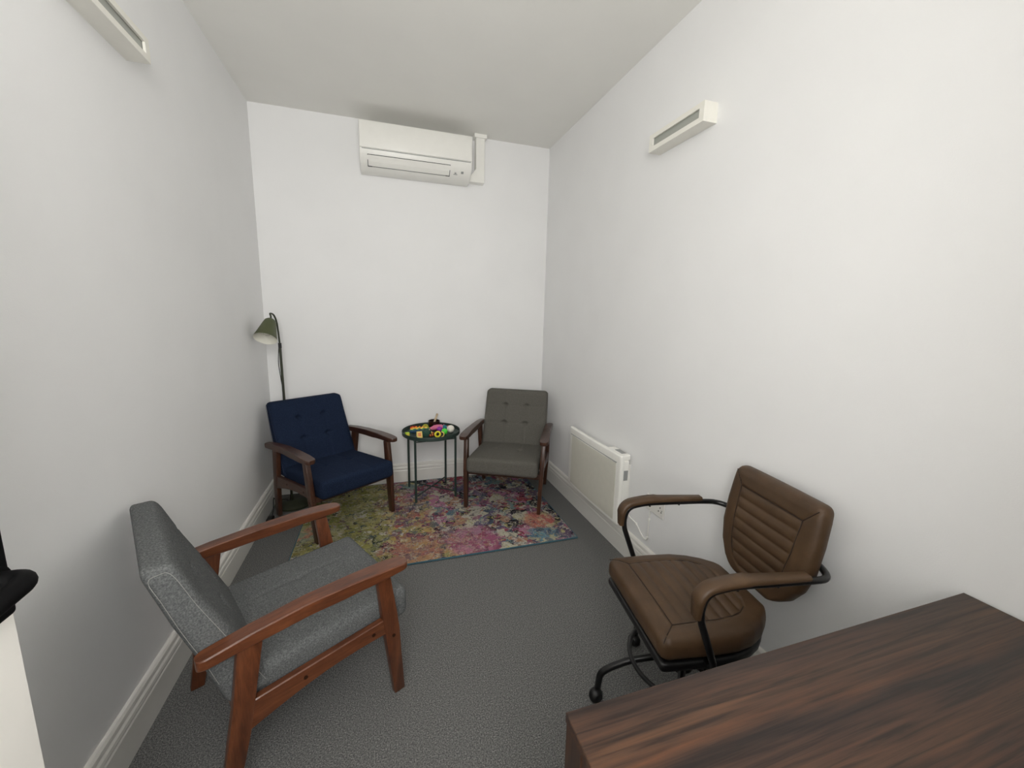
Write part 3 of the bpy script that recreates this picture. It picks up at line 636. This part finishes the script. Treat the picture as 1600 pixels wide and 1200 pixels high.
MB().box(-0.010, 0, -0.073, 0.073, -0.043, 0.043).build('face_plate', 'gloss_white', so, bevel=0.003)
for y_ in (-0.018, 0.018): MB().box(-0.0135, -0.009, y_-0.006, y_+0.006, 0.012, 0.030).build('rocker_switch', 'plastic_white', so, bevel=0.001)
for y_ in (-0.045, 0.045):
    for dy, dz in ((0, 0.012), (-0.011, -0.010), (0.011, -0.010)): MB().box(-0.0103, -0.0095, y_+dy-0.003, y_+dy+0.003, dz-0.004, dz+0.004).build('pin_hole', 'dark_slot', so)
for y_ in (-0.060, 0.060): MB().tube([(-0.0095, y_, 0), (-0.0108, y_, 0)], 0.0035, 10).build('screw', 'plastic_grey', so)

# ------------------------------------------------------------------ brown swivel chair
sc_ = root('swivel_chair', 'brown leather swivel desk chair with black tube arms behind the desk', 'office chair', (1.0, 1.028, 0), math.radians(-99)); sc_.scale = (0.98, 0.98, 0.98); ZO = 0.03
def seat_w(y):  # half width of the seat plan, y front (-) to rear (+)
    return interp([(-0.222, 0.217), (-0.19, 0.223), (-0.05, 0.226), (0.04, 0.222), (0.10, 0.206), (0.15, 0.180), (0.19, 0.146), (0.218, 0.112)], y)
v, f = rbox(0.224, 0.220, 0.040, 0.030, 60, 90, 3); out = []
pw = lambda y: interp([(-0.156, 0.160), (0.02, 0.160), (0.08, 0.148), (0.125, 0.118), (0.145, 0.075)], y)
for p in v:
    x, y, z = p.x, p.y, p.z
    k = seat_w(y)/0.224; X_ = x*k; zz = z
    if z > 0:
        e = min(1, z/0.03); g = 0
        crown = 0.014*(1-(x/0.224)**2)*(1-(y/0.22)**2)
        if -0.156 < y < 0.145 and abs(X_) < pw(y):
            ph = ((y+0.156)/0.043) % 1.0
            inside = min(1, (pw(y)-abs(X_))/0.012, (y+0.156)/0.008)
            g += 0.0075*(1-math.sin(PI*ph)**0.5)*max(0, inside)
        # panel outline seam
        d1 = abs(y+0.156) if abs(X_) < 0.160 else 9
        d2 = abs(abs(X_)-pw(y)) if -0.156 <= y <= 0.145 else 9
        d3 = abs(y-0.145) if abs(X_) < 0.075 else 9
        # mitre seams at front corners
        d4 = 9
        if y < -0.156 and abs(X_) > 0.155:
            q = (-0.156-y)/0.066; d4 = abs(abs(X_)-(0.160+0.062*q))
        g += 0.0050*groove(min(d1, d2, d3, d4), 0.0042)
        zz = z+(crown-g)*e
    out.append((X_, y, 0.437+ZO+zz))
seat = mk('seat_cushion', out, f, 'leather_brown', sc_, True)
def seam_pts(lst): return [(x, y, 0.437+ZO+0.040+0.014*(1-(x/0.224)**2)*(1-(y/0.22)**2)-0.0032) for x, y in lst]
sm = [(0.160, -0.156+i*0.176/6) for i in range(7)]
outl = [(-0.160+0.32*i/12, -0.156) for i in range(13)]
MB().tube(seam_pts(outl), 0.0014, 5).build('seam', 'thread_brown', seat)
for s in (-1, 1):
    MB().tube(seam_pts([(s*x, y) for x, y in [(0.160, -0.156+0.03*i) for i in range(6)]+[(0.152, 0.055), (0.140, 0.095), (0.115, 0.127)]]), 0.0014, 5).build('seam', 'thread_brown', seat)
    MB().tube([(s*(0.160+0.052*i/6), -0.156-0.056*i/6, 0.437+ZO+0.040+0.014*(1-((0.160+0.052*i/6)/0.224)**2)*(1-((-0.156-0.056*i/6)/0.22)**2)-0.0024-0.010*max(0, i-3)**2/9) for i in range(7)], 0.0014, 5).build('seam', 'thread_brown', seat)
v, f = rbox(0.218, 0.212, 0.016, 0.012, 10, 24, 1)
mk('seat_pan', [(p.x*seat_w(p.y)/0.224, p.y-0.002, 0.376+ZO+p.z) for p in v], f, 'black_plastic', sc_, True)
# backrest
BZ0, BZ1 = 0.482, 0.872
def back_w(z): return interp([(0.482, 0.060), (0.49, 0.088), (0.505, 0.116), (0.53, 0.146), (0.58, 0.178), (0.65, 0.197), (0.74, 0.200), (0.82, 0.196), (0.872, 0.190)], z)
def back_y(x, z): return 0.216+(z-0.5)*0.15-0.30*x*x*0.5
v, f = rbox(0.200, 0.030, 0.195, 0.027, 50, 2, 96); out = []
bpw = lambda z: interp([(0.525, 0.055), (0.545, 0.092), (0.60, 0.118), (0.70, 0.132), (0.806, 0.137)], z)
for p in v:
    x, w, h = p.x, p.y, p.z
    z = 0.677+h; X_ = x*back_w(z)/0.2; yy = w
    if w < 0:
        e = min(1, -w/0.02); g = 0; crown = 0.012*(1-(x/0.2)**2)*(1-(h/0.195)**2)
        if 0.525 < z < 0.806 and abs(X_) < bpw(z):
            ph = ((0.806-z)/0.0402) % 1.0
            g += 0.0075*(1-math.sin(PI*ph)**0.5)*max(0, min(1, (bpw(z)-abs(X_))/0.010))
        d1 = abs(z-0.806) if abs(X_) < 0.137 else 9
        d2 = abs(abs(X_)-bpw(z)) if 0.525 <= z <= 0.806 else 9
        d3 = abs(z-0.525) if abs(X_) < 0.055 else 9
        d4 = 9
        if z > 0.806 and abs(X_) > 0.13:
            q = (z-0.806)/0.066; d4 = abs(abs(X_)-(0.137+0.055*q))
        g += 0.0050*groove(min(d1, d2, d3, d4), 0.0042)
        yy = w-(crown-g)*e
    out.append((X_+0.024, back_y(X_, z)+0.028+yy, z+ZO))
bk = mk('backrest', out, f, 'leather_brown', sc_, True)
def bseam(l): return [(x+0.024, back_y(x, z)+0.028-0.030-0.012*(1-(x/0.2)**2)*(1-((z-0.677)/0.195)**2)+0.0030, z+ZO) for x, z in l]
MB().tube(bseam([(-0.137+0.274*i/12, 0.806) for i in range(13)]), 0.0014, 5).build('seam', 'thread_brown', bk)
for s in (-1, 1):
    MB().tube(bseam([(s*bpw(0.806-i*0.028), 0.806-i*0.028) for i in range(10)]), 0.0014, 5).build('seam', 'thread_brown', bk)
    MB().tube(bseam([(s*(0.137+0.042*i/5), 0.806+0.050*i/5) for i in range(6)]), 0.0014, 5).build('seam', 'thread_brown', bk)
# one bent tube: seat front, arms and loop behind the back
A = 0.262
half = [(0.205, -0.060, 0.385), (0.248, -0.072, 0.392), (A, -0.078, 0.42), (A, -0.142, 0.590), (A, -0.128, 0.662), (A, -0.045, 0.676), (A, 0.20, 0.672), (A-0.004, 0.275, 0.668), (A-0.07, 0.318, 0.662), (0.1, 0.328, 0.66)]
full = [(x, y, z+ZO) for x, y, z in half]+[(-x, y, z+ZO) for x, y, z in reversed(half)]
MB().tube(filletpath(full, [0.02, 0.03, 0.06, 0.055, 0.05, 0.04, 0.05, 0.05, 0.03, 0.03, 0.05, 0.05, 0.04, 0.05, 0.055, 0.06, 0.03, 0.02], 5), 0.0105, 14).build('arm_tube', 'black_metal', sc_, smooth=True)
for s in (-1, 1):
    path = filletpath([(A, -0.149, 0.588), (A, -0.146, 0.672), (A, -0.045, 0.689), (A, 0.195, 0.684)], [0.065, 0.05], 8)
    rings = []; n_ = len(path)
    for i, P in enumerate(path):
        tg = (path[min(i+1, n_-1)]-path[max(i-1, 0)]).normalized(); nr = Vector((0, -tg.z, tg.y)); nr = nr if nr.z > 0 or nr.y < 0 else -nr
        e = min(1, 0.70+0.3*min(i, n_-1-i)/1.5); w = 0.0235*e; h0, h1 = -0.003, 0.0165*e
        sec = [(-w*0.9, h0), (w*0.9, h0), (w, h0+0.006), (w, h1-0.007), (w*0.75, h1), (-w*0.75, h1), (-w, h1-0.007), (-w, h0+0.006)]
        rings.append([Vector((s*P.x+a_, P.y, P.z+ZO))+nr*b_ for a_, b_ in sec])
    pad = MB().loft(rings).build('arm_pad', 'leather_brown', sc_, smooth=True, angle=1.0)
    for y_ in (-0.03, 0.10): MB().tube([(s*A, y_, 0.668+ZO), (s*A, y_, 0.660+ZO)], 0.004, 8).build('screw', 'black_metal', pad)
MB().box(-0.05, 0.05, 0.262, 0.322, 0.62+ZO, 0.70+ZO).build('back_bracket', 'black_metal', sc_, bevel=0.005)
MB().box(-0.09, 0.09, -0.10, 0.10, 0.325+ZO, 0.364+ZO).build('tilt_mechanism', 'black_metal', sc_, bevel=0.008)
MB().tube([(0.05, -0.03, 0.335+ZO), (0.20, -0.05, 0.33+ZO)], 0.005, 8).build('height_lever', 'black_plastic', sc_, smooth=True)
MB().lathe([(0.024, 0.17), (0.024, 0.27), (0.015, 0.27), (0.015, 0.33+ZO)], 20).build('gas_column', 'black_metal', sc_, smooth=True)
MB().lathe([(0.036, 0.185), (0.040, 0.19), (0.040, 0.25), (0.034, 0.258)], 24).build('hub', 'black_metal', sc_, smooth=True)
MB().tube([(0.185*math.cos(a*PI/30), 0.185*math.sin(a*PI/30), 0.215) for a in range(60)], 0.0085, 10, closed=True).build('foot_ring', 'black_metal', sc_, smooth=True)
wa = math.atan2(0.11, -0.276)+math.radians(99)
for k in range(5):
    an = wa+k*2*PI/5; c_, s_ = math.cos(an), math.sin(an)
    P = [(r_*c_, r_*s_, z) for r_, z in ((0.03, 0.225), (0.10, 0.215), (0.19, 0.190), (0.262, 0.150), (0.292, 0.125), (0.298, 0.062))]
    lg = MB().tube(filletpath(P, [0.03, 0.04, 0.03, 0.03], 5), 0.0125, 12).build('leg', 'black_metal', sc_, smooth=True)
    cst = MB().lathe([(0.004, -0.020), (0.017, -0.019), (0.026, -0.010), (0.028, 0.0), (0.026, 0.010), (0.017, 0.019), (0.004, 0.020)], 22).build('caster', 'black_plastic', lg, smooth=True, loc=(0.303*c_, 0.303*s_, 0.028), rot=(PI/2, 0, an+0.5))

# ------------------------------------------------------------------ desk
dk = root('desk', 'dark walnut desk with flat plank top in the right foreground', 'desk', (0.275, -0.075, 0))
DL, DD, DH = 1.088, 0.595, 0.77
MB().box(0, DL, 0, DD, DH-0.018, DH).build('desk_top', 'desk_walnut', dk, bevel=0.0012, seg=1)
MB().box(0.004, 0.022, 0.055, DD-0.004, 0, DH-0.0185).build('end_panel', 'desk_walnut_end', dk, bevel=0.001, seg=1)
MB().box(0.001, 0.004, DD-0.055, DD-0.004, 0.0, DH-0.0185).build('end_strip', 'desk_walnut_end', dk)
MB().box(DL-0.022, DL-0.004, 0.055, DD-0.004, 0, DH-0.0185).build('end_panel', 'desk_walnut_end', dk, bevel=0.001, seg=1)
MB().box(0.022, DL-0.022, DD-0.060, DD-0.042, 0.36, DH-0.0185).build('modesty_panel', 'desk_walnut', dk, bevel=0.001, seg=1)
